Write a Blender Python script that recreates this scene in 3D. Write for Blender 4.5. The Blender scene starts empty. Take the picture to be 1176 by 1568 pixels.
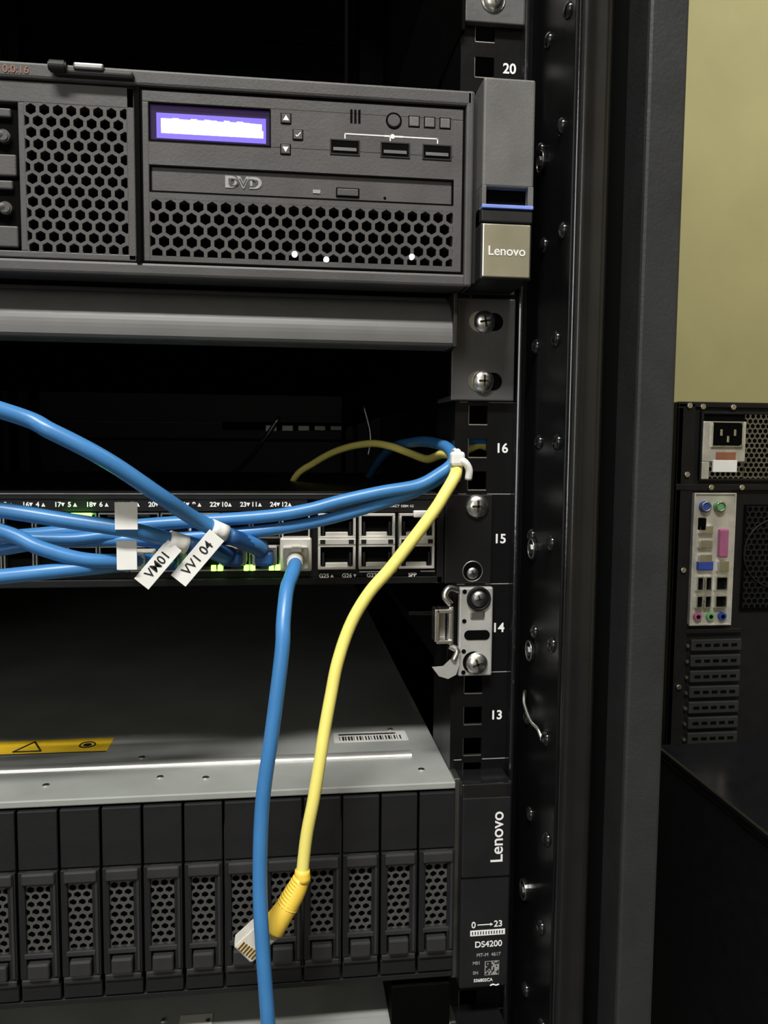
import bpy, bmesh, math, random
from mathutils import Vector, Matrix
random.seed(4)
H = 789.0   # lens height above floor, mm ; all z below are relative to it
def V(x, y, z): return Vector((x*.001, y*.001, (z+H)*.001))
COL = bpy.context.scene.collection

# ---------------------------------------------------------------- materials
def mat(name, col, rough=.5, metal=0., var=.12, nscale=60., bump=0., bscale=400., emit=0., ecol=None, spec=.5, coat=0.):
    m = bpy.data.materials.new(name); m.use_nodes = True
    nt = m.node_tree; b = nt.nodes["Principled BSDF"]
    tc = nt.nodes.new("ShaderNodeTexCoord")
    n = nt.nodes.new("ShaderNodeTexNoise"); n.inputs["Scale"].default_value = nscale; n.inputs["Detail"].default_value = 5
    nt.links.new(tc.outputs["Object"], n.inputs["Vector"])
    r = nt.nodes.new("ShaderNodeValToRGB")
    c = Vector(col[:3])
    r.color_ramp.elements[0].position = .3; r.color_ramp.elements[1].position = .7
    r.color_ramp.elements[0].color = (*(c*(1-var)), 1); r.color_ramp.elements[1].color = (*(c*(1+var)), 1)
    nt.links.new(n.outputs["Fac"], r.inputs["Fac"]); nt.links.new(r.outputs["Color"], b.inputs["Base Color"])
    mr = nt.nodes.new("ShaderNodeMapRange"); mr.inputs["To Min"].default_value = max(.02, rough-.07); mr.inputs["To Max"].default_value = min(1, rough+.07)
    nt.links.new(n.outputs["Fac"], mr.inputs["Value"]); nt.links.new(mr.outputs["Result"], b.inputs["Roughness"])
    b.inputs["Metallic"].default_value = metal
    b.inputs["Specular IOR Level"].default_value = spec
    b.inputs["Coat Weight"].default_value = coat
    if bump > 0:
        n2 = nt.nodes.new("ShaderNodeTexNoise"); n2.inputs["Scale"].default_value = bscale
        nt.links.new(tc.outputs["Object"], n2.inputs["Vector"])
        bp = nt.nodes.new("ShaderNodeBump"); bp.inputs["Strength"].default_value = bump; bp.inputs["Distance"].default_value = .0005
        nt.links.new(n2.outputs["Fac"], bp.inputs["Height"]); nt.links.new(bp.outputs["Normal"], b.inputs["Normal"])
    if emit > 0:
        b.inputs["Emission Color"].default_value = (*(ecol or col), 1); b.inputs["Emission Strength"].default_value = emit
    return m
M = {}
M['rackblk'] = mat("rack_black_paint", (.005,.005,.0055), .30, 0, bump=.15, spec=.22)
M['inner'] = mat("rack_interior_black", (.002,.002,.002), .7, 0, spec=.04)
M['rackgloss'] = mat("rack_gloss_black", (.008,.008,.009), .16, 0, bump=.1, spec=1.0)
M['post'] = mat("post_satin_black", (.010,.010,.0105), .22, 0, bump=.1, spec=.6)
M['panel'] = mat("panel_grey_black", (.026,.027,.028), .5, 0, var=.1, bump=.3, bscale=700, spec=.35)
M['srv'] = mat("server_bezel_plastic", (.078,.075,.075), .5, 0, bump=.2, bscale=900, spec=.4)
M['srvdk'] = mat("server_dark_plastic", (.018,.018,.018), .5, spec=.3)
M['groove'] = mat("groove_black", (.002,.002,.002), .8, spec=.05)
M['ear'] = mat("ear_grey_plastic", (.14,.138,.136), .42, 0, bump=.2, bscale=900)
M['mirror'] = mat("polished_badge", (.70,.68,.55), .22, .8)
M['blue'] = mat("blue_cable_jacket", (.055,.22,.52), .34, 0, var=.08)
M['bluedk'] = mat("blue_boot", (.012,.07,.22), .45, 0, var=.08)
M['yel'] = mat("yellow_cable_jacket", (.95,.84,.22), .40, 0, var=.03)
M['yelboot'] = mat("yellow_boot", (.92,.62,.08), .45, 0, var=.05)
M['clear'] = mat("clear_plug_plastic", (.65,.63,.58), .2, 0, var=.1)
M['gold'] = mat("gold_pins", (.8,.55,.15), .3, 1)
M['white'] = mat("white_tape", (.88,.88,.86), .6, 0, var=.05)
M['whiteink'] = mat("white_ink", (.88,.88,.88), .6, 0, var=.02)
M['greyink'] = mat("grey_ink", (.33,.33,.33), .6, 0, var=.02)
M['blackink'] = mat("black_ink", (.01,.01,.01), .6, 0)
M['steel'] = mat("zinc_steel", (.92,.91,.88), .28, 1, var=.06)
M['steeldk'] = mat("dull_steel", (.35,.35,.34), .38, 1, var=.15)
M['brk'] = mat("bracket_grey", (.10,.10,.10), .42, .2, var=.12, bump=.2)
M['brklt'] = mat("bright_zinc_plate", (.62,.62,.60), .36, .5, var=.12, bump=.2)
M['roll'] = mat("shelf_satin_grey", (.12,.12,.118), .42, 0, var=.06)
M['sw'] = mat("switch_chassis", (.008,.008,.009), .45, 0, bump=.15, spec=.25)
M['port'] = mat("port_frame_metal", (.60,.58,.54), .38, .4, var=.2)
M['galv'] = mat("galvanised_lid", (.38,.395,.38), .48, .25, var=.14, nscale=22)
M['ridge'] = mat("lid_ridge", (.92,.92,.9), .34, .8, var=.03)
M['drive'] = mat("drive_caddy_plastic", (.013,.013,.0142), .46, 0, bump=.2, bscale=900, spec=.28)
M['drive2'] = mat("drive_latch_plastic", (.028,.028,.030), .40, 0, bump=.2, spec=.4)
M['grille'] = mat("drive_grille_grey", (.065,.065,.063), .45, 0, spec=.4)
M['label'] = mat("yellow_warning_label", (.95,.62,.03), .5, 0, var=.04)
M['lab2'] = mat("silver_label", (.60,.60,.57), .5, 0, var=.05)
M['led'] = mat("green_led", (.1,.9,.15), .4, emit=12, ecol=(.2,1,.04))
M['glint'] = mat("grille_glint", (.8,.8,.9), .4, emit=1.0, ecol=(.9,.95,1))  # emission imitates reflections in the server grille, no lamp there
M['blueline'] = mat("blue_release_tab", (.22,.32,.85), .4)
M['orange'] = mat("orange_print", (.30,.12,.07), .5)
M['pcblk'] = mat("pc_case_black", (.011,.011,.012), .4, 0, bump=.2, spec=.25)
M['pcgl'] = mat("pc_case_gloss", (.006,.006,.007), .16, 0, spec=.4)
M['io'] = mat("io_shield_metal", (.6,.58,.52), .38, .4, var=.2)
M['pink'] = mat("parallel_port_pink", (.38,.11,.22), .5)
M['vga'] = mat("vga_blue", (.03,.07,.35), .5)
M['jackg'] = mat("jack_green", (.15,.40,.15), .5)
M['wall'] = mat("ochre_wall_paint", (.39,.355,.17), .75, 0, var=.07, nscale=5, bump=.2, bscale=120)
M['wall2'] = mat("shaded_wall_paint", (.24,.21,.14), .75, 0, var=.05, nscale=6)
M['floor'] = mat("floor_tiles", (.03,.028,.026), .5, 0, var=.15, nscale=8)
M['ceil'] = mat("ceiling_paint", (.40,.39,.35), .8, 0, var=.04, nscale=5)
M['table'] = mat("table_black_laminate", (.010,.010,.010), .45, 0, spec=.25)
M['lampw'] = mat("lamp_diffuser", (.9,.9,.9), .5, emit=5, ecol=(1,.98,.92))
M['fillpane'] = mat("added_fill_pane", (.8,.85,.9), .5, emit=.8, ecol=(.92,.97,1))  # glowing pane of the added, unseen window
M['lcd'] = mat("lcd_backlight", (.03,.02,.2), .3, emit=.85, ecol=(.30,.22,1.0))
M['lcdw'] = mat("lcd_characters", (.9,.9,1), .3, emit=2.0, ecol=(.84,.84,1.0))
M['lcdfr'] = mat("lcd_window", (.012,.008,.03), .2, emit=.05, ecol=(.35,.15,.8))

# ---------------------------------------------------------------- mesh builder
class B:
    def __init__(s, name, parent=None):
        s.name = name; s.parent = parent; s.bm = bmesh.new(); s.mats = []
    def mi(s, m):
        m = M[m] if isinstance(m, str) else m
        if m not in s.mats: s.mats.append(m)
        return s.mats.index(m)
    def add(s, t, m, smooth=False):
        i = s.mi(m)
        for f in t.faces: f.material_index = i; f.smooth = smooth
        me = bpy.data.meshes.new("tmp"); t.to_mesh(me); t.free()
        s.bm.from_mesh(me); bpy.data.meshes.remove(me)
    def box(s, x0, x1, y0, y1, z0, z1, m, bev=0., rot=0., seg=2):
        t = bmesh.new()
        bmesh.ops.create_cube(t, size=1)
        for v in t.verts:
            v.co = Vector(((v.co.x)*abs(x1-x0), v.co.y*abs(y1-y0), v.co.z*abs(z1-z0)))*.001
        if bev > 0: bmesh.ops.bevel(t, geom=t.edges[:], offset=bev*.001, segments=seg, affect='EDGES', profile=.5)
        if rot: bmesh.ops.rotate(t, verts=t.verts, cent=(0,0,0), matrix=Matrix.Rotation(math.radians(-rot), 3, 'Y'))
        bmesh.ops.translate(t, verts=t.verts, vec=V((x0+x1)/2, (y0+y1)/2, (z0+z1)/2))
        s.add(t, m, False)
    def cyl(s, x, y, z, r, h, m, axis='y', seg=20, r2=None, bev=0., smooth=True):
        t = bmesh.new()
        bmesh.ops.create_cone(t, cap_ends=True, segments=seg, radius1=r*.001, radius2=(r if r2 is None else r2)*.001, depth=h*.001)
        if bev: bmesh.ops.bevel(t, geom=[e for e in t.edges if len(e.link_faces) == 2 and e.calc_face_angle(0) > 1], offset=bev*.001, segments=2, affect='EDGES')
        if axis == 'y': R = Matrix.Rotation(math.radians(90), 3, 'X')
        elif axis == 'x': R = Matrix.Rotation(math.radians(-90), 3, 'Y')
        else: R = Matrix.Identity(3)
        bmesh.ops.rotate(t, verts=t.verts, cent=(0,0,0), matrix=R)
        bmesh.ops.translate(t, verts=t.verts, vec=V(x, y, z))
        s.add(t, m, False)
    def ring(s, x, y, z, r, tr, m, axis='y', seg=24, n=8):
        t = bmesh.new(); rows = []
        for i in range(seg):
            a = 2*math.pi*i/seg; row = []
            for j in range(n):
                b = 2*math.pi*j/n; rr = r+tr*math.cos(b); o = tr*math.sin(b)
                c, q = rr*math.cos(a), rr*math.sin(a)
                p = {'y': (c, o, q), 'x': (o, c, q), 'z': (c, q, o)}[axis]
                row.append(t.verts.new(V(x+p[0], y+p[1], z+p[2])))
            rows.append(row)
        for i in range(seg):
            for j in range(n):
                t.faces.new((rows[i][j], rows[(i+1) % seg][j], rows[(i+1) % seg][(j+1) % n], rows[i][(j+1) % n]))
        bmesh.ops.recalc_face_normals(t, faces=t.faces)
        s.add(t, m, True)
    def poly(s, pts, m, thick=0, tvec=(0,1,0)):
        t = bmesh.new(); vs = [t.verts.new(V(*p)) for p in pts]; f = t.faces.new(vs)
        if thick:
            r = bmesh.ops.extrude_face_region(t, geom=[f])
            bmesh.ops.translate(t, verts=[g for g in r['geom'] if isinstance(g, bmesh.types.BMVert)], vec=Vector(tvec)*thick*.001)
        bmesh.ops.recalc_face_normals(t, faces=t.faces)
        s.add(t, m)
    def extrude(s, prof, a, b, m, axis='z', smooth=False, close=False):
        t = bmesh.new(); r0 = []; r1 = []
        for p in prof:
            if axis == 'z': r0.append(t.verts.new(V(p[0], p[1], a))); r1.append(t.verts.new(V(p[0], p[1], b)))
            else: r0.append(t.verts.new(V(a, p[0], p[1]))); r1.append(t.verts.new(V(b, p[0], p[1])))
        n = len(prof)
        for i in range(n if close else n-1):
            t.faces.new((r0[i], r0[(i+1) % n], r1[(i+1) % n], r1[i]))
        if close:
            t.faces.new(r0); t.faces.new(r1[::-1])
        bmesh.ops.recalc_face_normals(t, faces=t.faces)
        s.add(t, m, smooth)
    def tube(s, pts, r, m, seg=14, sub=8, r_end=None, cap=True):
        P = [Vector(p) for p in pts]; Q = []
        E = [P[0]*2-P[1]]+P+[P[-1]*2-P[-2]]
        for i in range(1, len(E)-2):
            p0, p1, p2, p3 = E[i-1:i+3]
            for k in range(sub):
                u = k/sub
                Q.append(.5*((2*p1)+(p2-p0)*u+(2*p0-5*p1+4*p2-p3)*u*u+(-p0+3*p1-3*p2+p3)*u**3))
        Q.append(P[-1])
        t = bmesh.new(); rows = []; up = Vector((0.13, .2, 1)).normalized()
        for i, q in enumerate(Q):
            d = (Q[min(i+1, len(Q)-1)]-Q[max(i-1, 0)]).normalized()
            n1 = up-d*up.dot(d)
            if n1.length < .05: n1 = Vector((1,0,0))-d*d.x
            n1.normalize(); up = n1; n2 = d.cross(n1)
            rr = r if r_end is None else r+(r_end-r)*i/(len(Q)-1)
            rows.append([t.verts.new(V(*(q+(n1*math.cos(2*math.pi*j/seg)+n2*math.sin(2*math.pi*j/seg))*rr))) for j in range(seg)])
        for i in range(len(rows)-1):
            for j in range(seg):
                t.faces.new((rows[i][j], rows[i][(j+1) % seg], rows[i+1][(j+1) % seg], rows[i+1][j]))
        if cap: t.faces.new(rows[0]); t.faces.new(rows[-1])
        bmesh.ops.recalc_face_normals(t, faces=t.faces)
        s.add(t, m, True)
    def perf(s, x0, x1, z0, z1, y, pitch, hr, m, th=1.5):
        t = bmesh.new(); R = pitch/math.sqrt(3); dz = pitch*.8660254
        nr = int((z1-z0)/dz)+3; nc = int((x1-x0)/pitch)+3
        for rI in range(-1, nr):
            for c in range(-1, nc):
                cx = x0+pitch*(c+.5+(.5 if rI % 2 else 0)); cz = z1-dz*(rI+.55)
                if cx < x0-pitch or cx > x1+pitch or cz < z0-pitch or cz > z1+pitch: continue
                o = []; inn = []
                for k in range(6):
                    a = math.radians(30+60*k)
                    o.append(t.verts.new(V(cx+R*math.cos(a), y, cz+R*math.sin(a))))
                    inn.append(t.verts.new(V(cx+hr*math.cos(a), y, cz+hr*math.sin(a))))
                for k in range(6):
                    t.faces.new((o[k], o[(k+1) % 6], inn[(k+1) % 6], inn[k]))
        bmesh.ops.remove_doubles(t, verts=t.verts, dist=1e-5)
        for co, no in ((V(x0,y,0),(-1,0,0)), (V(x1,y,0),(1,0,0)), (V(0,y,z0),(0,0,-1)), (V(0,y,z1),(0,0,1))):
            bmesh.ops.bisect_plane(t, geom=t.verts[:]+t.edges[:]+t.faces[:], plane_co=co, plane_no=no, clear_outer=True)
        r = bmesh.ops.extrude_face_region(t, geom=t.faces[:])
        bmesh.ops.translate(t, verts=[g for g in r['geom'] if isinstance(g, bmesh.types.BMVert)], vec=(0, th*.001, 0))
        bmesh.ops.recalc_face_normals(t, faces=t.faces)
        s.add(t, m)
    def frame(s, x0, x1, z0, z1, w, y0, y1, m, bev=0):
        s.box(x0, x1, y0, y1, z1-w, z1, m, bev); s.box(x0, x1, y0, y1, z0, z0+w, m, bev)
        s.box(x0, x0+w, y0, y1, z0+w, z1-w, m, bev); s.box(x1-w, x1, y0, y1, z0+w, z1-w, m, bev)
    def text(s, body, size, x, y, z, m, rot=0., sx=1., ax='CENTER', bold=0.):
        cu = bpy.data.curves.new("t", 'FONT'); cu.body = body; cu.size = size*.001; cu.align_x = ax; cu.align_y = 'CENTER'
        cu.extrude = .00006; cu.offset = bold*.001
        o = bpy.data.objects.new("t", cu); COL.objects.link(o)
        bpy.context.view_layer.update()
        me = bpy.data.meshes.new_from_object(o.evaluated_get(bpy.context.evaluated_depsgraph_get()))
        T = Matrix.Translation(V(x, y, z)) @ Matrix.Rotation(math.radians(-rot), 4, 'Y') @ Matrix.Rotation(math.radians(90), 4, 'X') @ Matrix.Diagonal((sx, 1, 1, 1))
        me.transform(T)
        i = s.mi(m)
        for p in me.polygons: p.material_index = i
        s.bm.from_mesh(me)
        bpy.data.objects.remove(o); bpy.data.meshes.remove(me)
    def screw(s, x, y, z, r=4.6, m='steel', a=20):
        t = bmesh.new()
        bmesh.ops.create_uvsphere(t, u_segments=24, v_segments=12, radius=r*.001)
        bmesh.ops.bisect_plane(t, geom=t.verts[:]+t.edges[:]+t.faces[:], plane_co=(0,0,0), plane_no=(0,1,0), clear_outer=True)
        for v in t.verts: v.co.y *= .55
        bmesh.ops.translate(t, verts=t.verts, vec=V(x, y, z))
        s.add(t, m, True)
        for q in (a, a+90):
            s.box(x-r*.5, x+r*.5, y-r*.57, y-r*.3, z-r*.09, z+r*.09, 'blackink', 0, rot=q)
    def done(s):
        me = bpy.data.meshes.new(s.name); s.bm.to_mesh(me); s.bm.free()
        for m in s.mats: me.materials.append(m)
        o = bpy.data.objects.new(s.name, me); COL.objects.link(o)
        if s.parent: o.parent = s.parent
        return o
def empty(name):
    e = bpy.data.objects.new(name, None); COL.objects.link(e); e.empty_display_size = .05; return e

CX = -139.0     # rack centre line
def mx(x): return 2*CX-x

# ================================================================ RACK
rack = empty("equipment_rack")
ZB, ZT = -789, 1211
def rail(name, f):
    b = B(name, rack)
    def bx(x0, x1, *a, **k):
        xa, xb = f(x0), f(x1); b.box(min(xa, xb), max(xa, xb), *a, **k)
    z0, z1 = ZB+70, ZT-70
    bx(82, 88.6, 0, 2, z0, z1, 'rackblk'); bx(98, 110.5, 0, 2, z0, z1, 'rackblk')
    zs = []
    k = -16
    while True:
        zb = -22.2+44.45*k
        if zb > z1-45: break
        if zb > z0:
            for o in (6.35, 22.2, 38.1): zs.append(zb+o)
        k += 1
    prev = z0
    for z in zs:
        bx(88.6, 98, 0, 2, prev, z-4.7, 'rackblk'); prev = z+4.7
        bx(88.6, 98, .2, 1.8, z-4.75, z-4.2, 'steel')
        bx(88.55, 88.9, .2, 1.8, z-4.7, z+4.7, 'steeldk')
    bx(88.6, 98, 0, 2, prev, z1, 'rackblk')
    bx(82, 83.5, 2, 45, z0, z1, 'rackblk')
    bx(110.5, 113, -7, 3, z0, z1, 'rackgloss', bev=.9)
    bx(113, 118, 2, 4, z0, z1, 'rackblk')
    if f(1) == 1:
        for u in range(2, 38):
            zc = (u-16)*44.45
            if z0 < zc < z1:
                b.text(str(u), 6.4, 105.4, -.1, zc, 'whiteink', bold=.14)
                b.box(98.5, 110.4, -.15, 0, zc-22.4, zc-22.05, 'greyink')
                b.box(84, 88, -.15, 0, zc-22.4, zc-22.05, 'greyink')
    return b.done()
rail("rail_front_right", lambda x: x); rail("rail_front_left", mx)

def post(name, f):
    b = B(name, rack)
    def bx(x0, x1, *a, **k):
        xa, xb = f(x0), f(x1); b.box(min(xa, xb), max(xa, xb), *a, **k)
    bx(117, 120, -56, 6, ZB+20, ZT-20, 'rackblk', bev=.6)
    prof = []
    for i in range(9):
        a = math.pi*i/8*.5
        prof.append((f(118.5+2.6-2.6*math.cos(a)), -57-2.6*math.sin(a)))
    prof += [(f(123), -59.2), (f(126), -58.6)]
    for i in range(9):
        a = math.pi*.5*i/8
        prof.append((f(128.5+4*math.sin(a)), -56-4*math.cos(a)))
    prof += [(f(132.5), -40), (f(145), -38)]
    b.extrude(prof, ZB+20, ZT-20, 'post', smooth=True)
    bx(132.6, 146, -42, -38.5, ZB+20, ZT-20, 'groove')
    bx(118, 119.6, -57.5, -54, ZB+20, ZT-20, 'rackgloss', bev=.5)
    bx(145.5, 162.5, -62, 20, ZB+20, ZT-20, 'panel', bev=1.6)
    for k in range(-17, 26):
        z = 3+44.45*k
        for yy in ((-14, -42) if k % 2 else (-22, -47)):
            t = bmesh.new(); bmesh.ops.create_uvsphere(t, u_segments=14, v_segments=8, radius=.0036)
            for v in t.verts: v.co.x *= .6
            bmesh.ops.translate(t, verts=t.verts, vec=V(f(117), yy, z)); b.add(t, 'rackgloss', True)
    for z in (-215, -96, -47, 130, 320):
        b.cyl(f(116.4), -18, z, 5.4, 1.6, 'rackgloss', 'x', 20, bev=.4)
        b.ring(f(115.6), -18, z, 4.6, .4, 'steeldk', 'x', 20, 6)
        b.cyl(f(115.6), -18, z, 2.4, 1.6, 'steeldk', 'x', 6)
    return b.done()
post("post_front_right", lambda x: x); post("post_front_left", mx)
b = B("cabinet_shell", rack)
for f in (lambda x: x, mx):
    xa, xb = f(158), f(160); b.box(min(xa, xb), max(xa, xb), 20, 1000, ZB+20, ZT-20, 'inner')
    xa, xb = f(113), f(158); b.box(min(xa, xb), max(xa, xb), 8, 12, ZB+20, ZT-20, 'inner')
    xa, xb = f(82), f(86); b.box(min(xa, xb), max(xa, xb), 740, 770, ZB+40, ZT-40, 'inner')
    xa, xb = f(120), f(160); b.box(min(xa, xb), max(xa, xb), 940, 1000, ZB+20, ZT-20, 'inner', 2)
b.box(mx(162.5), 162.5, -62, 1000, ZT-40, ZT, 'panel', 3)
b.box(mx(162.5), 162.5, -62, 1000, ZB, ZB+40, 'panel', 3)
b.box(mx(158), 158, 998, 1004, ZB+20, ZT-20, 'inner')
for k in range(14):
    b.box(mx(120), 120, 994, 998, ZB+150+k*130, ZB+180+k*130, 'inner', 3)
b.done()
b = B("wire_hook", rack)
b.tube([(115.5, -14, -117), (114, -18, -118), (113, -22, -121), (113.5, -30, -126), (115.2, -36, -128), (116, -40, -132)], .8, 'steel', 8, 6); b.done()

# ================================================================ RACK SERVER
srv = empty("rack_server")
b = B("chassis", srv)
b.box(-358, 79, -12, 700, 72, 153, 'srvdk', 1)
b.box(-360, 81.5, -30, -12, 147.5, 154, 'srv', 1.2)
b.box(-360, 81.5, -29, -12, 71, 76.5, 'srv', 1.2)
b.box(78.5, 82, -30, -12, 71, 154, 'srv', 1.0)
b.box(-360, -356, -30, -12, 71, 154, 'srv', 1.0)
b.box(-358, 80, -20, -11, 74, 150, 'groove')
b.done()
b = B("control_module", srv)
yf = -28.5
b.box(-58.3, 77.6, yf, -22, 141.6, 146.6, 'srv', .5)
b.box(-58.3, -55.5, yf, -22, 77, 141.8, 'srv', .4)
b.box(73.5, 77.6, yf, -22, 77, 141.8, 'srv', .4)
b.box(-55.6, 73.6, yf, -22, 116.5, 126.4, 'srv', 0)
b.box(-5.5, 73.6, yf, -22, 126.2, 141.8, 'srv', 0)
b.box(-55.6, 73.6, yf, -22, 102.8, 105.8, 'srv', 0)
b.box(-55.6, 73.6, yf, -22, 77, 79.6, 'srv', 0)
b.frame(-58.8, 78, 76.7, 147.1, .7, yf-.15, -22, 'groove')
b.perf(-55.6, 73.6, 79.5, 103, yf, 5.7, 2.45, 'srv', 2)
b.box(-55.5, -5.5, -27.2, -22, 126.4, 141.6, 'lcdfr', .2)
b.frame(-55.6, -5.4, 126.2, 141.8, .5, yf-.3, -22, 'groove')
b.box(-52.5, -7.4, -27.6, -27, 127.9, 138, 'lcd', 0)
for r_, zc_ in ((0, 134.3), (1, 131.4)):
    x = -50.6
    while x < -10:
        w = random.uniform(2.0, 2.7)
        if r_ == 1 or random.random() > .06: b.box(x, x+w, -27.75, -27.6, zc_-1.5, zc_+random.uniform(1.2, 1.9), 'lcdw')
        x += w+.18
def btn(x, z, s, kind):
    b.frame(x-s-.35, x+s+.35, z-s-.35, z+s+.35, .35, yf-.1, yf, 'groove')
    b.box(x-s, x+s, yf-.7, yf, z-s, z+s, 'srv', .3)
    yy = yf-.8
    if kind == 'u': b.poly([(x-1.3, yy, z-.9), (x+1.3, yy, z-.9), (x, yy, z+1.3)], 'whiteink')
    if kind == 'd': b.poly([(x-1.3, yy, z+.9), (x+1.3, yy, z+.9), (x, yy, z-1.3)], 'whiteink')
    if kind == 'c':
        b.box(x-1.1, x-.1, yy, yf-.6, z-.7, z-.3, 'whiteink', 0, rot=-45); b.box(x-.5, x+1.5, yy, yf-.6, z-.1, z+.3, 'whiteink', 0, rot=50)
btn(1, 138.2, 1.9, 'u'); btn(6, 131.8, 1.9, 'c'); btn(.8, 125.6, 1.9, 'd')
for i in range(3): b.box(28.2+i*1.7, 29.2+i*1.7, yf-.15, yf, 138, 143.6, 'groove')
b.ring(47, yf, 140, 3.1, .4, 'groove'); b.cyl(47, yf, 140, 2.7, 1.0, 'srv', bev=.3)
for x in (55.8, 62.6, 69.4):
    b.frame(x-2.5, x+2.5, 137.7, 142.5, .4, yf-.12, yf, 'groove'); b.box(x-2.1, x+2.1, yf-.5, yf, 138.1, 142.1, 'ear', .3)
b.box(26, 66.5, yf-.12, yf, 133.2, 133.7, 'whiteink')
for x in (26, 45.5, 66.2): b.box(x-.25, x+.25, yf-.12, yf, 131.4, 133.6, 'whiteink')
b.cyl(46.5, yf-.05, 133.4, 1.0, .2, 'whiteink'); b.box(43, 51, yf-.1, yf, 133.1, 133.8, 'whiteink')
for x0 in (19.6, 41.3, 59.6):
    b.box(x0, x0+12.8, yf-.12, yf, 124.4, 131, 'groove')
    b.frame(x0, x0+12.8, 124.6, 131, .5, yf-.35, yf, 'srvdk')
    b.box(x0+1.4, x0+11.4, yf-.5, yf, 126.2, 127.6, 'ear', .1)
b.box(-55, 73, -27.4, -22, 105.9, 116.3, 'srv', .4)
b.frame(-55.6, 73.6, 105.6, 116.7, .6, yf-.12, -22, 'groove')
b.text("DVD", 6.4, -17, -27.6, 111.2, 'greyink', sx=1.15, bold=.3)
b.text("DVD", 4.6, -17, -27.75, 111.1, 'srv', sx=1.25, bold=.05)
b.box(22.3, 32.4, -27.9, -27.4, 107.3, 111.3, 'groove', .3); b.box(22.8, 31.9, -28.3, -27.4, 107.8, 110.8, 'srv', .3)
b.box(12.4, 15.6, -27.7, -27.4, 108.4, 109.9, 'greyink'); b.cyl(43.5, -27.4, 107.8, .6, .3, 'groove')
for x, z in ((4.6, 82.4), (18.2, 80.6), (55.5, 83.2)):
    b.cyl(x, yf+.6, z, 1.25, 2.0, 'glint', 'y', 12, bev=.3)  # glowing dots painted in as bright reflections in the grille
b.done()
b = B("drive_section", srv)
b.box(-64.5, -61.2, yf, -22, 77, 147, 'srv', .5)
b.box(-356, -61.2, yf, -22, 138.5, 147, 'srv', .5)
b.box(-356, -61.2, yf, -22, 76.8, 79.6, 'srv', .5)
b.box(-107.2, -104.6, yf, -22, 79.5, 138.6, 'srv', .4)
b.perf(-104.8, -64.3, 79.5, 138.7, yf, 5.3, 2.25, 'srv', 2)
b.box(-61, -59, -29.5, -12, 76, 147, 'groove')
for c in range(4):
    x1 = -107.5-c*62
    x0 = x1-60
    for z0 in (81, 109.5):
        b.box(x0, x1, -26.5, -20, z0, z0+27.5, 'groove', .8)
        b.box(x0+1, x1-1, -28, -24, z0, z0+8.5, 'srv', .6)
        b.box(x0+1, x1-2.5, -28.4, -24, z0+23, z0+26.5, 'srv', .6)
        b.box(x0+6, x1-5, -30, -25, z0+14, z0+17.5, 'srv', 1.4)
        b.cyl(x1-5.5, -27.5, z0+15.4, 2.6, 4, 'srv', bev=.6)
    b.box(x0-2, x0, yf, -22, 79.5, 138.6, 'srv', .4)
b.box(-92, -60.5, -33, -27, 148.6, 151.6, 'srvdk', 1.2)
b.cyl(-90, -33, 151.5, 2.4, 7, 'srvdk', 'x', bev=.6); b.box(-84, -72, -34, -30, 150.8, 153.4, 'steeldk', .8)
b.text("0:0:16", 4.2, -107, -30.2, 150.5, 'orange', bold=.02)
b.done()
b = B("rack_ear", srv)
b.box(84.3, 107, -37, -4, 111.8, 157, 'ear', 1.0)
b.box(84.3, 107, -33, -4, 97, 112, 'groove', .6)
b.box(84.3, 86.2, -37, -4, 103.5, 112.5, 'ear', .3); b.box(104.6, 107, -37, -4, 103.5, 112.5, 'ear', .3)
b.box(84.3, 107, -37.4, -6, 102.9, 104.5, 'blueline', .3)
b.box(84.3, 107, -36.6, -6, 97.3, 102.6, 'srvdk', .6)
b.box(84.3, 107, -36, -4, 73, 97.2, 'srvdk', .8); b.box(85, 106.3, -36.6, -35, 74, 96.6, 'mirror', .5)
b.text("Lenovo", 5.6, 95.7, -36.8, 85, 'whiteink', bold=.04)
b.box(81.8, 84.6, -26, -2, 73, 153, 'srvdk', .3)
b.box(80, 109, -4, 0, 73, 155, 'brk', .3)
b.box(-386, -362, -37, -4, 73, 157, 'ear', 1.0)
b.box(-387, -358, -4, 0, 73, 155, 'brk', .3)
b.done()

tb = B("mounting_bracket")
tb.box(83, 112.5, -4, 0, 196, 262, 'brk', .5)
tb.box(81.5, 83.2, -4, 500, 192, 262, 'inner', .3)
for z in (206, 250): tb.ring(96, -4, z, 5.4, .5, 'steeldk'); tb.screw(96, -4.2, z, 5)
tb.done()

# ================================================================ SHELF WITH ROUNDED APRON
sh = empty("rack_shelf")
b = B("curved_apron", sh)
prof = [(-2, 70.4), (-4, 70.4), (-5, 69.5)]
for i in range(17):      # quarter-round belly
    a = math.radians(8+82*i/16)
    prof.append((-4.5-15.5*math.sin(a)**1.15, 49+19.5*math.cos(a)))
prof += [(-20, 47.6), (-19.2, 46.4), (-17.8, 46), (-2, 46)]
b.extrude(prof, -354, 76, 'roll', axis='x', smooth=False, close=True)
b.box(76, 78, -21, 2, 45.6, 70, 'srvdk', .5)
b.done()
b = B("shelf_tray", sh)
b.box(-352, 75, -1, 640, 64, 67, 'inner', .5)
b.box(78, 79.8, -3, 640, 25, 69, 'inner', .3)
b.box(-360, -358, -3, 640, 25, 69, 'inner', .3)
b.done()
b = B("shelf_ears", sh)
b.box(80, 109.8, -4, 0, 22.8, 71, 'brk', .6)
b.box(79, 81, -4, 30, 22.8, 71, 'brk', .4)
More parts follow.
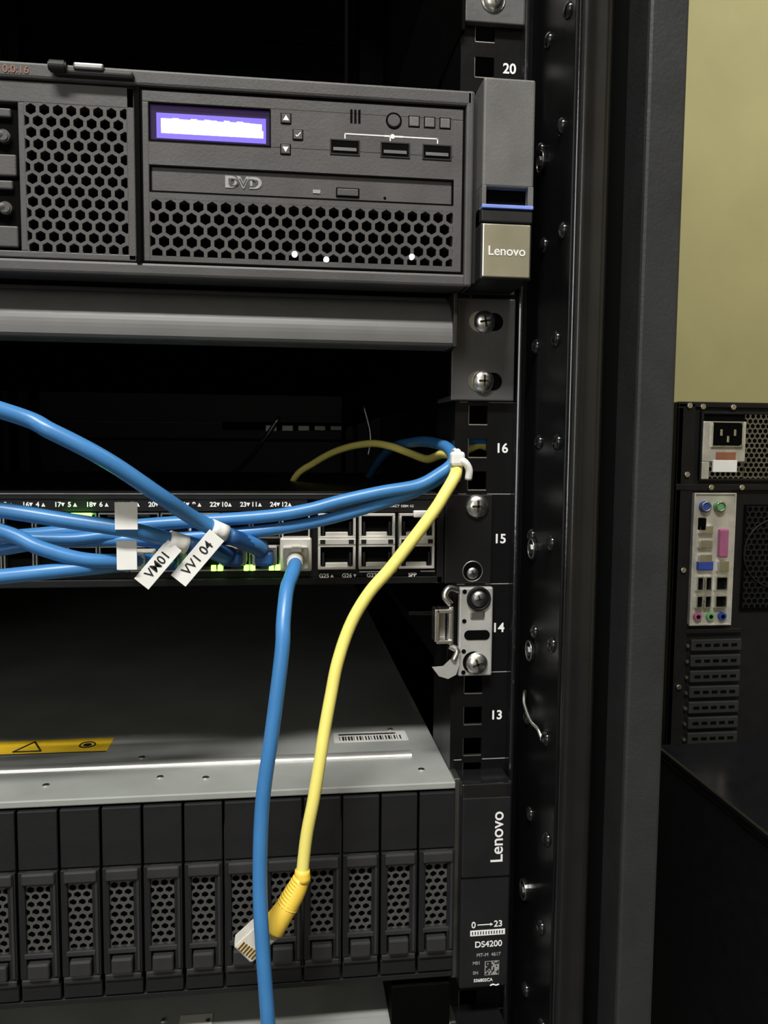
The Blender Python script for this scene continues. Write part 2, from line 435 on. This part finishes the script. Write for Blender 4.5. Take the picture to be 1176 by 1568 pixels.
for z in (60, 32):
    b.box(92, 99.5, -4.2, -3.9, z-4.2, z+4.2, 'groove', 0); b.cyl(99.5, -4, z, 4.2, .5, 'groove'); b.cyl(92, -4, z, 4.9, .5, 'steeldk')
    b.screw(94.5, -4.3, z, 5.4, a=10 if z > 40 else 0)
b.box(mx(109.8), mx(80), -4, 0, 22.8, 71, 'brk', .6)
for z in (60, 32): b.screw(mx(94), -4.2, z, 5)
b.done()

# ================================================================ NETWORK SWITCH
sw = empty("network_switch")
b = B("chassis", sw)
b.box(-350, 77, 4, 330, -66, -22.5, 'sw', .6)
b.box(-350, 77, 0, 4, -25, -22, 'sw', .4)
b.box(-350, 77, 0, 4, -66, -62.5, 'sw', .4)
b.box(74, 77.5, 0, 4, -66, -22, 'sw', .4)
b.box(-350, -165, 0, 4, -66, -22, 'sw', .4)
b.box(11, 75, .5, 4, -31, -25, 'sw', 0); b.box(-166, 15, .5, 4, -30.5, -25, 'sw')
b.box(-350, 77, -.3, .2, -22.6, -22.1, 'steeldk')
b.box(77.5, 101, -2, 2, -66, -22.3, 'sw', .6); b.box(mx(101), -350, -2, 2, -66, -22.3, 'sw', .6)
b.screw(93, -2.2, -28, 5.8, a=0); b.screw(mx(93), -2.2, -28, 5.2)
b.cyl(91.5, -2, -60, 4.8, .6, 'groove'); b.ring(91.5, -2, -60, 4.9, .4, 'steeldk')
b.screw(91.5, -1.4, -61, 3.3, 'steeldk')
b.done()
b = B("sfp_ports", sw)
for x0, x1 in ((16, 34), (35.6, 53), (55, 72.4)):
    for z0, z1 in ((-43.6, -31.6), (-58.4, -46.4)):
        b.frame(x0, x1, z0, z1, 1.2, -2.2, 3, 'port', .2)
        b.box(x0+.8, x1-.8, 2, 3, z0, z1, 'groove')
        b.box(x0+3.6, x1-3.6, -.5, 2, z0+.8, z0+3, 'port', .3)
        b.box(x0+2, x0+3, -1, 2, z0+1, z1-4, 'sw'); b.box(x1-3, x1-2, -1, 2, z0+1, z1-4, 'sw')
    b.box(x0, x1, -2.6, 3, -46.4, -43.6, 'port', .3)
    b.box(x0+1, x0+3.4, -2.8, -2, -46, -44, 'sw'); b.box(x1-3.4, x1-1, -2.8, -2, -46, -44, 'sw')
for x, s in ((19, "G25"), (30, "G26"), (42, "G27"), (62, "SFP")): b.text(s, 2.8, x, -.1, -61.8, 'whiteink', bold=.06)
for x, u in ((22.8, 1), (33.8, 0), (45.8, 1)):
    b.poly([(x-.8, -.2, -61.8+(-.7 if u else .7)), (x+.8, -.2, -61.8+(-.7 if u else .7)), (x, -.2, -61.8+(.8 if u else -.8))], 'whiteink')
b.box(36, 54, -.1, .3, -60.2, -59.8, 'whiteink'); b.box(66, 73, -.1, .3, -60.2, -59.8, 'whiteink')
b.box(62, 74, -2.4, 0, -33.5, -30.2, 'white', .4)
b.text("LAST/ACT 100M 1G", 1.7, 55, .2, -28.2, 'whiteink')
b.done()
b = B("rj45_ports", sw)
for i in range(12):
    x = 5.5-14*i
    for z0, z1 in ((-43.4, -31.2), (-58.8, -46.6)):
        b.frame(x-6.6, x+6.6, z0, z1, .7, -.6, 3, 'steeldk' if i > 0 else 'port')
        b.box(x-6, x+6, 3, 3.5, z0, z1, 'groove')
        b.box(x-2.5, x+2.5, -.4, 3, z0 if z0 < -50 else z1-2, z0+2 if z0 < -50 else z1, 'sw')
    n = 24-i
    b.text("%d" % n, 3.1, x-10.6, .1, -27.4, 'whiteink', bold=.08); b.text("%d" % (n-12), 3.1, x-5.4, .1, -27.4, 'whiteink', bold=.08)
    for dx, u in ((-8.3, 0), (-2.9, 1)):
        xx = x+dx; q = .9 if u else -.9
        b.poly([(xx-.9, .05, -27.4-q), (xx+.9, .05, -27.4-q), (xx, .05, -27.4+q)], 'whiteink')
for x in (-61, -45.5, -33, -30, -17.8, -14.8, -6, -3.2): b.box(x-1.1, x+1.1, -1.8, 0, -58.6, -56.0, 'led', .2)
b.box(-100, -88, -2.4, 0, -34, -31.2, 'led', .3)
b.done()

# ================================================================ SILVER BRACKET
br = empty("slide_rail_bracket")
b = B("bracket_plate", br)
b.box(84.5, 101.3, -5, -1, -111.5, -67.5, 'brklt', .8)
b.box(89.5, 97.5, -5.3, -4.8, -93.4, -88.6, 'groove', 0); b.cyl(89.5, -5.1, -91, 2.4, .5, 'groove'); b.cyl(97.5, -5.1, -91, 2.4, .5, 'groove')
b.box(90, 97, -5.5, -4.9, -83, -79, 'steeldk', .6)
b.cyl(94, -5.2, -73, 6, 1, 'sw', bev=.3); b.ring(94, -5.8, -73, 5.3, .7, 'sw'); b.screw(94, -5.6, -73, 4.2, 'steeldk')
b.cyl(92, -5.2, -104.5, 5.4, .8, 'groove'); b.screw(93.5, -5.4, -105, 5.6, a=20)
for z in (-69.5, -84, -99, -109.5): b.cyl(87, -5, z, 1.1, .6, 'groove', seg=10)
b.done()
b = B("latch_hook", br)
b.tube([(84, -4, -69), (79, -6, -67.5), (76.5, -8, -71), (79.5, -8, -75)], 1.6, 'steel', 8, 6)
b.box(71.5, 74, -10, -2, -93, -77, 'steel', .5); b.box(78.6, 81, -9, -2, -95, -76, 'steel', .6)
b.box(72.4, 80.5, -10, -2, -79, -77, 'steel', .5); b.box(72.4, 80.5, -10, -2, -94, -92, 'steel', .5)
b.box(74.4, 78, -4, -2, -92, -79, 'steeldk', .3)
b.tube([(80, -5, -96), (83.5, -6, -98.5), (81.5, -7, -103)], 1.6, 'steel', 8, 6)
pr = [(84.5, -100), (80, -103.5), (77, -106.3), (71.5, -106.6), (74.5, -110.5), (79, -112), (83, -110), (84.5, -105)]
b.poly([(x, -7, z) for x, z in pr], 'brklt', 3)
b.done()
b = B("slide_rail", br)
b.box(79.5, 82, 0, 700, -112, -70, 'rackblk', .5)
b.box(62, 80, 10, 700, -84, -82, 'rackblk', .4)
for i in range(14):
    for k in range(3): b.cyl(79.3, 30+i*22, -78-k*8, 1.6, .4, 'groove', 'x', 8)
b.done()

# ================================================================ STORAGE ARRAY
def storage(name, dz, full=True):
    e = empty(name)
    b = B("chassis", e)
    b.box(-366, 82, -4, 620, -256+dz, -162.3+dz, 'galv', .3)
    b.box(-366, 82, -12, 620, -163+dz, -160.8+dz, 'galv', .5)
    b.box(-366, 82, -14.5, -3, -164+dz, -160.6+dz, 'galv', .6)
    if full:
        t = []
        for i in range(11):
            a = math.pi*i/10; t.append((22.5-3.6*math.cos(a), -160.9+2.2*math.sin(a)+dz))
        b.extrude(t, -360, 66, 'ridge', axis='x', smooth=True)
        b.poly([(66, p[0], p[1]) for p in t], 'ridge')
    else:
        b.box(52, 81, -14, 600, -160.5+dz, -138+dz, 'inner', .5)
    b.box(-366, 82, -15, -4, -259+dz, -256+dz, 'drive', .5)
    for x, y in ((-112, 2), (-60, 6), (-38, 3), (-8, 8), (-73, 32), (68, 2), (-150, 4), (-210, 5), (-260, 3), (60, 60)):
        b.cyl(x, y, -160.6+dz, 1.7, .8, 'steel', 'z', 16, bev=.2); b.cyl(x, y, -160.1+dz, .6, .4, 'blackink', 'z', 8)
    b.box(-240, -93, 43, 63, -160.8+dz, -160.6+dz, 'label')
    b.box(-240, -93.2, 42.6, 43.3, -160.75+dz, -160.5+dz, 'blackink')
    b.ring(-105, 53, -160.6+dz, 4, .5, 'blackink', 'z', 20, 4); b.cyl(-105, 53, -160.5+dz, 2.2, .2, 'blackink', 'z')
    b.tube([(-141, 46, -160.5+dz), (-134, 60, -160.5+dz)], .5, 'blackink', 6, 1); b.tube([(-134, 60, -160.5+dz), (-127, 46, -160.5+dz)], .5, 'blackink', 6, 1); b.tube([(-127, 46, -160.5+dz), (-141, 46, -160.5+dz)], .5, 'blackink', 6, 1)
    b.box(27, 68, 43, 58, -160.8+dz, -160.6+dz, 'lab2')
    for k in range(22):
        w = random.choice((.4, .8, 1.1)); x = 30+k*1.6; b.box(x, x+w, 45, 51, -160.6+dz, -160.5+dz, 'steeldk')
    b.box(30, 62, 53, 55, -160.6+dz, -160.5+dz, 'steeldk')
    b.done()
    d = B("drive_caddy_1", e)
    W = 8.65
    x1 = 81.6; x0 = x1-2*W
    z = lambda q: q+dz
    d.box(x0, x1, -14, -5, z(-255), z(-165), 'groove')
    d.box(x0, x1, -16, -12, z(-192.5), z(-165), 'drive', .5)
    d.box(x0+1.6, x1-1.0, -18.8, -12, z(-198.6), z(-193.2), 'drive2', .8)
    d.box(x0, x0+3.0, -17.2, -12, z(-244), z(-193), 'drive', .4)
    d.box(x1-3.6, x1, -17.2, -12, z(-244), z(-193), 'drive', .4)
    d.box(x1-2.2, x1-.8, -17.9, -12, z(-243), z(-194), 'drive2', .4)
    d.box(x0+2, x1-2.4, -15, -12, z(-201), z(-198.4), 'drive')
    d.perf(x0+3.0, x1-3.6, z(-232), z(-200), -16, 4.1, 1.75, 'grille', 1.2)
    d.box(x0+2, x1-2.4, -17.6, -12, z(-234), z(-231.6), 'drive2', .3)
    d.box(x0+3.6, x1-4, -19.6, -12, z(-243), z(-235.5), 'drive2', .9)
    d.box(x0+.4, x1-.4, -17.4, -12, z(-247), z(-244), 'drive2', .6)
    d.box(x0, x1, -16, -12, z(-255), z(-247.5), 'drive', .6)
    o = d.done()
    for i in range(1, 24):
        c = bpy.data.objects.new("drive_caddy_%d" % (i+1), o.data); COL.objects.link(c); c.parent = e; c.location.x = -.0184*i
    b = B("front_ears", e)
    b.box(84.6, 109, -18, 0, -264+dz, -167+dz, 'drive', 1.0)
    b.box(84.6, 109, -18, 0, -167.5+dz, -160.5+dz, 'rackgloss', .6)
    b.box(84.6, 109.2, -18.3, -16, -207.5+dz, -207+dz, 'groove')
    b.box(82, 84.8, -12, 0, -262+dz, -160+dz, 'steeldk', .4)
    b.box(-393, -367, -18, 0, -264+dz, -160.5+dz, 'drive', 1.0)
    if full:
        b.text("Lenovo", 8.6, 102.3, -18.15, -187.5+dz, 'whiteink', rot=90, bold=.08)
        b.text("0", 4.4, 91.2, -18.15, -231.5+dz, 'whiteink', bold=.06); b.text("23", 4.4, 103.5, -18.15, -231.5+dz, 'whiteink', bold=.06)
        b.box(93.2, 99.5, -18.15, -18, -231.7+dz, -231.3+dz, 'whiteink'); b.poly([(99.5, -18.1, -230.7+dz), (99.5, -18.1, -232.3+dz), (101, -18.1, -231.5+dz)], 'whiteink')
        b.box(89.6, 107, -18.15, -18, -237+dz, -234.2+dz, 'whiteink')
        for k in range(12): b.box(90.5+k*1.35, 91+k*1.35, -18.25, -18.1, -236.4+dz, -234.8+dz, 'blackink')
        b.text("DS4200", 4.3, 98.8, -18.15, -241.6+dz, 'whiteink', bold=.05)
        b.text("MT-M  4617", 2.4, 99, -18.15, -247+dz, 'greyink', bold=.03)
        b.text("M01", 2.2, 93, -18.15, -251+dz, 'greyink', bold=.03); b.text("SN", 2.2, 92.6, -18.15, -256+dz, 'greyink', bold=.03)
        b.text("S36802CA", 2.2, 96.5, -18.15, -260+dz, 'whiteink', bold=.03)
        b.box(97.2, 104.4, -18.1, -18, -257.6+dz, -250.4+dz, 'greyink')
        for i in range(9):
            for j in range(9):
                if random.random() < .5 or (i in (0, 8) and j in (0, 8)): b.box(97.6+i*.74, 98.3+i*.74, -18.2, -18.05, -257.2+j*.74+dz, -256.5+j*.74+dz, 'blackink')
        b.tube([(100, -18.2, -263), (101.5, -18.3, -262.4), (103, -18.2, -263), (104.5, -18.2, -262.6)], .3, 'whiteink', 6, 3)
    else:
        b.box(-52, -36, -4, 8, -160.7+dz, -160.3+dz, 'lab2')
    b.done()
    return e
storage("storage_array", 0)
storage("storage_array", -125, False)

# ================================================================ CABLES
def plug(b, x, z, boot):
    b.box(x-5.6, x+5.6, -14, 1.5, z-4, z+4, 'clear', .8)
    b.box(x-4.2, x+4.2, -20, -10, z-3.6, z+3.6, boot, 1.6)
c = B("network_cable")
c.tube([(-260, -120, 40), (-175, -98, 34), (-103.5, -70, 12.5), (-85.4, -69, 4.6), (-66.5, -66, -6), (-49, -56, -19.8), (-36.7, -41, -30.7), (-24.7, -33, -37.8), (-14, -24, -43), (-9.5, -19, -45.5)], 3.25, 'blue')
c.tube([(-31, -37, -34.5), (-25, -34, -37.5)], 3.9, 'white', 16, 3)
c.tube([(-24, -33, -38.4), (-14, -23, -44), (-9, -15, -49)], 3.7, 'bluedk', 16, 4)
plug(c, -9, -50.6, 'bluedk'); c.done()
c = B("network_cable")
c.tube([(-230, -60, -12), (-150, -55, -20), (-111, -50, -26), (-87, -50, -30), (-62, -50, -34), (-50, -44, -38), (-38, -36, -42), (-26, -20, -50)], 3.2, 'blue')
c.tube([(-47.5, -43.5, -38.8), (-41, -40, -41.4)], 4.0, 'white', 16, 3)
c.tube([(-41, -39, -41.5), (-31, -26, -46), (-24, -17, -49)], 3.7, 'bluedk', 16, 4)
plug(c, -23, -50.6, 'bluedk'); c.done()
c = B("network_cable")
c.tube([(-230, -62, -16), (-150, -58, -22), (-112, -50, -34), (-97, -50, -41), (-82, -48, -46), (-70, -44, -47.6), (-60, -38, -48.4), (-51, -20, -51)], 3.0, 'blue')
c.tube([(-67.5, -42.5, -47.8), (-60, -37, -48.5)], 3.9, 'white', 16, 3)
plug(c, -51, -52, 'bluedk'); c.done()
c = B("network_cable")
c.tube([(-230, -50, -66), (-150, -50, -56), (-112, -50, -52.5), (-90, -49, -50.5), (-77, -44, -50), (-68, -30, -51), (-65, -18, -52)], 3.1, 'blue')
plug(c, -65, -52, 'bluedk'); c.done()
c = B("network_cable")
c.tube([(-180, -18, -42), (-125, -22, -40), (-90, -24, -37), (-55, -25, -34), (-10, -25, -31), (10, -25, -28), (25, -25, -24), (43, -25, -20), (60, -24, -17), (70, -22, -12), (77, -19, -7), (79.5, -5, -2), (78, 20, 2), (72, 60, 3), (66, 140, -4), (64, 300, -40)], 2.9, 'blue')
c.done()
c = B("network_cable")
c.tube([(-180, -30, -48), (-130, -28, -46), (-100, -26, -42), (-55, -25, -40.5), (-10, -23, -37.5), (19, -22, -32.5), (48, -22, -24), (66, -20, -17), (77, -17, -10), (83, -4, -6), (84.5, 8, 0), (92, 14, 4), (103, 18, 4)], 2.6, 'blue')
c.done()
c = B("network_cable")
c.tube([(-180, -36, -38), (-130, -34, -38), (-93, -30, -40), (-75, -26, -39), (-60, -22, -42), (-48, -18, -44), (-38, -14, -40)], 2.6, 'blue')
plug(c, -37, -37, 'bluedk'); c.done()
c = B("network_cable")
c.tube([(5, -18, -52), (4.6, -28, -53), (3, -37, -56), (1, -45, -60.5), (-.4, -54, -72), (-1, -58, -84), (-5, -60, -116), (-9, -60, -146), (-10.2, -60, -180), (-9, -60, -211), (-7, -60, -242), (-4, -58, -300), (0, -55, -420), (10, -60, -600), (12, -75, -770), (30, -120, -785), (120, -200, -785.6)], 3.1, 'blue')
c.box(-2, 13, -3, 1.5, -59, -43, 'port', .8)
c.box(-.6, 11.2, -12, 1.5, -57, -46.6, 'clear', 1.0); c.box(3, 8, -15, -2, -48.4, -46.2, 'clear', .5)
c.tube([(5, -10, -52), (4.7, -24, -52.6)], 4.2, 'clear', 14, 4, r_end=3.4)
c.done()
c = B("network_cable")
c.tube([(78.5, -20, -7), (76, -30, -12), (70.5, -33.5, -20.5), (64, -35, -30), (47, -36, -52), (37, -36.5, -63.5), (29, -37, -77), (23.2, -39, -93), (20, -41, -108), (17.3, -43, -122), (15.2, -45, -135), (12.4, -46, -152), (9.4, -46, -168), (7.4, -46, -186)], 2.75, 'yel')
c.tube([(7.6, -46, -183), (7.6, -46.3, -188)], 3.2, 'yelboot', 14, 3, r_end=3.8)
c.tube([(7.4, -46, -187), (4, -46.5, -194), (-2.2, -47, -203.5), (-5.5, -47, -208)], 3.8, 'yelboot', 16, 6, r_end=5.8)
for i in range(9):
    p = Vector((7.0, -46, -187.8)).lerp(Vector((1.5, -46.6, -198)), i/8)
    q = p+Vector((-.35, 0, -.6)); c.tube([tuple(p), tuple(q)], 4.0+i*.12, 'yelboot', 16, 2)
t = bmesh.new(); bmesh.ops.create_cube(t, size=1)
for v in t.verts: v.co = Vector((v.co.x*.0115, v.co.y*.008, v.co.z*.0165))
bmesh.ops.bevel(t, geom=t.edges[:], offset=.0008, segments=2, affect='EDGES')
bmesh.ops.rotate(t, verts=t.verts, cent=(0,0,0), matrix=Matrix.Rotation(math.radians(48), 3, 'Y'))
bmesh.ops.translate(t, verts=t.verts, vec=V(-12, -47, -211.5)); c.add(t, 'clear')
for i in range(6):
    c.box(-18.8+i*1.1, -18.1+i*1.1, -51.4, -50.6, -214.5-i*.95, -210.5-i*.95, 'gold', 0, rot=-42)
c.done()
c = B("network_cable")
c.tube([(47, -14, -23), (60, -14, -19), (74, -15, -13), (79, -12, -5), (78, 10, -3), (76, 40, -6), (70, 65, -3), (60, 78, 1), (50, 95, 2.2), (35, 120, -1.5), (20, 140, -10), (6, 155, -23), (0, 200, -60)], 2.2, 'yel')
c.done()
c = B("network_cable")
c.tube([(80, 14, 0), (88, 16, -2), (98, 17, 2), (106, 20, 0)], 2.4, 'yel'); c.done()
c = B("cable_tie")
c.ring(77.8, -20, -8, 7.2, .9, 'white', 'x', 24, 8); c.ring(79.2, -20, -8, 7.0, .9, 'white', 'x', 24, 8)
c.tube([(76, -28, -5), (80, -29.5, -6), (82.5, -29, -9.5), (82.5, -28, -14)], 1.7, 'white', 10, 5); c.box(74, 80.5, -30.5, -25.5, -8, -1.5, 'white', 1.4)
c.done()
def flag(x, y, z, L, W, ang, txt, sz):
    c = B("cable_label")
    c.box(x-L/2, x+L/2, y-.25, y+.25, z-W/2, z+W/2, 'white', .1, rot=ang)
    c.text(txt, sz, x, y-.35, z, 'blackink', rot=ang, bold=.06); c.done()
flag(-51.6, -46, -48.8, 21, 7.4, 50, "VM01", 5.4)
flag(-36, -42, -46.8, 25, 7.8, 50, "VV1 04", 5.6)
c = B("cable_label"); c.box(-66.8, -58, -54.2, -53.7, -33.5, -22.5, 'white', .1); c.box(-66.8, -65, -53.9, -47, -33.5, -23, 'white', .2); c.done()
c = B("cable_label"); c.box(-67.5, -59.5, -48.5, -48, -50.5, -38.5, 'white', .1); c.done()

c = B("rear_patch_bar")
c.box(-60, 62, 420, 424, 16, 24, 'inner', .6)
for i in range(5): c.box(-18+i*16, -7+i*16, 417, 420, 15+i*.4, 21, 'steeldk', .4)
c.tube([(-80, 360, -40), (-40, 330, -20), (-18, 300, 4), (-4, 290, 24)], 2, 'steeldk', 8, 5)
c.tube([(66, 250, -8), (68, 250, 10), (62, 250, 34)], 1.6, 'steeldk', 8, 5)
c.done()

# ================================================================ BACKGROUND COMPUTER TOWER
pc = empty("computer_tower")
b = B("case", pc)
X0, X1, Y0 = 484, 664, 560
b.box(X0, X1, Y0+4, Y0+430, -392, 60, 'pcblk', 2)
b.frame(X0, X1, -392, 60, 7, Y0, Y0+6, 'pcblk', 1)
b.box(X0, 506, Y0, Y0+5, -390, 58, 'pcblk', 1)
b.box(X0, X1, Y0-1, Y0+5, -50, -42, 'pcblk', 1)
for z in (55, -30, -150, -300, -388):
    b.cyl(497, Y0-2, z, 3.4, 3, 'steel', bev=.6)
for x in (515, 555, 640): b.cyl(x, Y0-1, 54, 3.4, 3, 'steel', bev=.6)
b.cyl(530, Y0-1, -46, 3.4, 3, 'steel', bev=.6); b.cyl(571, Y0-1, -46, 3.4, 3, 'steel', bev=.6)
b.done()
b = B("power_supply", pc)
b.box(514, 656, Y0+2, Y0+6, -36, 46, 'groove')
b.frame(514, 658, -38, 48, 3, Y0-1, Y0+5, 'pcblk', .5)
b.perf(572, 656, -36, 46, Y0, 7, 2.9, 'steeldk', 1.5)
b.perf(514, 573, -36, -14, Y0, 7, 2.9, 'steeldk', 1.5)
b.box(516, 573, Y0-2, Y0+3, -14, 36, 'io', 1); b.box(516, 526, Y0-2, Y0+3, -36, -14, 'io', 1)
b.box(528, 566, Y0-4, Y0, 6, 34, 'groove', 2); b.frame(526, 568, 4, 36, 2, Y0-5, Y0, 'steel', .6)
for x, z in ((538, 22), (556, 22), (547, 14)): b.box(x-1.5, x+1.5, Y0-6, Y0-3, z-4, z+4, 'steel', .4)
b.box(534, 560, Y0-3, Y0, -14, -2, 'orange', .5); b.box(530, 562, Y0-3.5, Y0, -27, -12, 'white', .5)
b.done()
b = B("io_panel", pc)
b.box(508, 562, Y0-2, Y0+5, -220, -54, 'io', 1)
b.frame(507, 563, -221, -53, 2, Y0-4, Y0, 'io', .5)
b.cyl(521, Y0-5, -70, 7, 6, 'vga'); b.cyl(540, Y0-5, -70, 7, 6, 'jackg')
b.ring(521, Y0-8, -70, 5.5, 1.2, 'steeldk'); b.ring(540, Y0-8, -70, 5.5, 1.2, 'steeldk')
b.box(541, 553, Y0-8, Y0, -134, -98, 'pink', 2); b.box(514, 522, Y0-8, Y0, -100, -84, 'groove', 1)
for z in (-98, -116, -134): b.box(514, 532, Y0-8, Y0, z-6, z+4, 'steel', 1)
b.box(514, 534, Y0-8, Y0, -150, -138, 'vga', 1.5); b.box(540, 555, Y0-8, Y0, -152, -138, 'steel', 1)
for za, zb in ((-176, -158), (-198, -182)):
    for x in (513, 524, 538):
        w = 9 if x < 530 else 16
        b.frame(x, x+w, za, zb, 1.4, Y0-8, Y0, 'steel', .3); b.box(x+1, x+w-1, Y0-3, Y0-2, za+1, zb-1, 'groove')
for x, m_ in ((517, 'pink'), (534, 'jackg'), (550, 'vga')): b.cyl(x, Y0-4, -209, 5, 5, m_); b.cyl(x, Y0-7, -209, 2.4, 1, 'groove')
b.done()
b = B("vent_grille_and_slots", pc)
b.box(578, 656, Y0+2, Y0+4, -205, -68, 'groove')
b.perf(580, 654, -200, -70, Y0, 8, 3.4, 'pcblk', 3)
b.ring(622, Y0-1, -130, 44, 1.2, 'pcblk', 'y', 36, 6)
b.box(505, 580, Y0-1, Y0+4, -232, -226, 'pcblk', 1)
for k in range(7):
    z = -247-k*20.3
    b.box(512, 580, Y0-1.5, Y0+4, z-7.5, z+7.5, 'panel', 1.2)
    for q in range(5): b.box(518+q*12, 526+q*12, Y0-2, Y0, z-2, z+2, 'groove', .4)
    b.cyl(507, Y0-1, z, 2.2, 3, 'steeldk')
b.done()

tbl = empty("side_table")
b = B("table_top", tbl); b.box(470, 1150, 520, 1080, -418, -392.2, 'table', 2); b.done()
b = B("table_legs", tbl)
for x in (480, 1110):
    for y in (540, 1040): b.box(x, x+30, y, y+30, -789, -418, 'table', 2)
b.done()
c = B("power_cord")
c.tube([(440, 512, -396), (460, 505, -404), (485, 505, -396), (520, 510, -399), (545, 508, -394), (575, 512, -400), (620, 530, -388)], 5, 'port', 10, 6)
c.tube([(448, 516, -412), (480, 510, -408), (520, 514, -410), (560, 508, -404)], 4, 'steeldk', 10, 6)
c.done()
pc2 = empty("computer_tower")
b = B("case", pc2)
b.box(401, 600, 90, 420, -783, -321, 'pcblk', 3)
b.box(399, 602, 88, 422, -330, -319, 'pcgl', 3)
b.box(401, 600, 84, 92, -780, -330, 'pcgl', 3)
b.box(430, 570, 82, 85, -420, -380, 'pcblk', 1); b.box(430, 570, 82, 85, -465, -425, 'pcblk', 1)
b.cyl(500, 82, -500, 10, 4, 'steeldk', bev=.8)
for x in (415, 575):
    for y in (110, 390): b.cyl(x+5, y, -786, 12, 6, 'pcblk', 'z')
b.perf(430, 570, -740, -560, 82.5, 12, 5.2, 'pcblk', 2)
b.done()

# ================================================================ ROOM
def slab(name, x0, x1, y0, y1, z0, z1, m):
    b = B(name); b.box(x0, x1, y0, y1, z0, z1, m); return b.done()
zf, zc = -789, 1911
slab("floor", -2300, 2300, -2600, 1500, zf-60, zf, 'floor')
slab("ceiling", -2300, 2300, -2600, 1500, zc, zc+60, 'ceil')
slab("wall_back", -2300, 2300, 1500, 1560, zf, zc, 'wall')
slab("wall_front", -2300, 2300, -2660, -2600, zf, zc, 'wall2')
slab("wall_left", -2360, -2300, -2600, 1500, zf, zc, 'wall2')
slab("wall_right", 2300, 2360, -2600, 1500, zf, zc, 'wall')
b = B("baseboard_back"); b.box(-2300, 2300, 1486, 1500, zf, zf+90, 'table', 2); b.done()
def lamp(x, y, L, W, energy):
    e = empty("ceiling_light")
    b = B("fixture", e); b.box(x-L/2-20, x+L/2+20, y-W/2-20, y+W/2+20, zc-50, zc, 'ceil', 4)
    b.box(x-L/2, x+L/2, y-W/2, y+W/2, zc-54, zc-50, 'lampw', 1); b.done()
    la = bpy.data.lights.new("tube", 'AREA'); la.shape = 'RECTANGLE'; la.size = L*.001; la.size_y = W*.001; la.energy = energy; la.color = (1, .98, .93)
    o = bpy.data.objects.new("tube", la); COL.objects.link(o); o.parent = e; o.location = V(x, y, zc-60)
lamp(-350, -1250, 1200, 250, 86)
lamp(1300, 350, 300, 1200, 23)  # unseen second fixture, added to light the back wall and the tower
wn = empty("added_fill_window")  # unseen window, added for frontal fill and tall highlights on the posts
b = B("added_window_frame", wn)
wx0, wx1, wz0, wz1 = -1500, -900, -300, 1300
b.frame(wx0-50, wx1+50, wz0-50, wz1+50, 50, -2600, -2560, 'ceil', 3)
b.box((wx0+wx1)/2-15, (wx0+wx1)/2+15, -2598, -2565, wz0, wz1, 'ceil', 2)
b.box(wx0, wx1, -2599, -2592, wz0, wz1, 'fillpane', 0); b.done()
la = bpy.data.lights.new("added_fill_light", 'AREA'); la.shape = 'RECTANGLE'; la.size = .6; la.size_y = 1.6; la.energy = 9; la.color = (.96, .98, 1)  # fill light belonging to the added window
o = bpy.data.objects.new("added_fill_light", la); COL.objects.link(o); o.parent = wn; o.location = V((wx0+wx1)/2, -2550, (wz0+wz1)/2); o.rotation_euler = (math.radians(90), 0, 0)
w = bpy.data.worlds.new("world"); bpy.context.scene.world = w; w.use_nodes = True
w.node_tree.nodes["Background"].inputs["Color"].default_value = (.5, .5, .52, 1); w.node_tree.nodes["Background"].inputs["Strength"].default_value = .03

# ================================================================ CAMERA
Yv = Vector((-153, 100, -1223)).normalized()
Xv = Vector((9812, 14, -1223)); Xv = (Xv-Yv*Xv.dot(Yv)).normalized(); Zv = Xv.cross(Yv)
cam = bpy.data.cameras.new("camera"); co = bpy.data.objects.new("camera", cam); COL.objects.link(co)
R = Matrix((Xv, Yv, Zv)).to_4x4()
co.matrix_world = Matrix.Translation(V(0, -381, 0)) @ R
cam.sensor_fit = 'VERTICAL'; cam.sensor_height = 36; cam.lens = 28.08; cam.clip_start = .01; cam.clip_end = 50
bpy.context.scene.camera = co
bpy.context.scene.view_settings.view_transform = 'Standard'
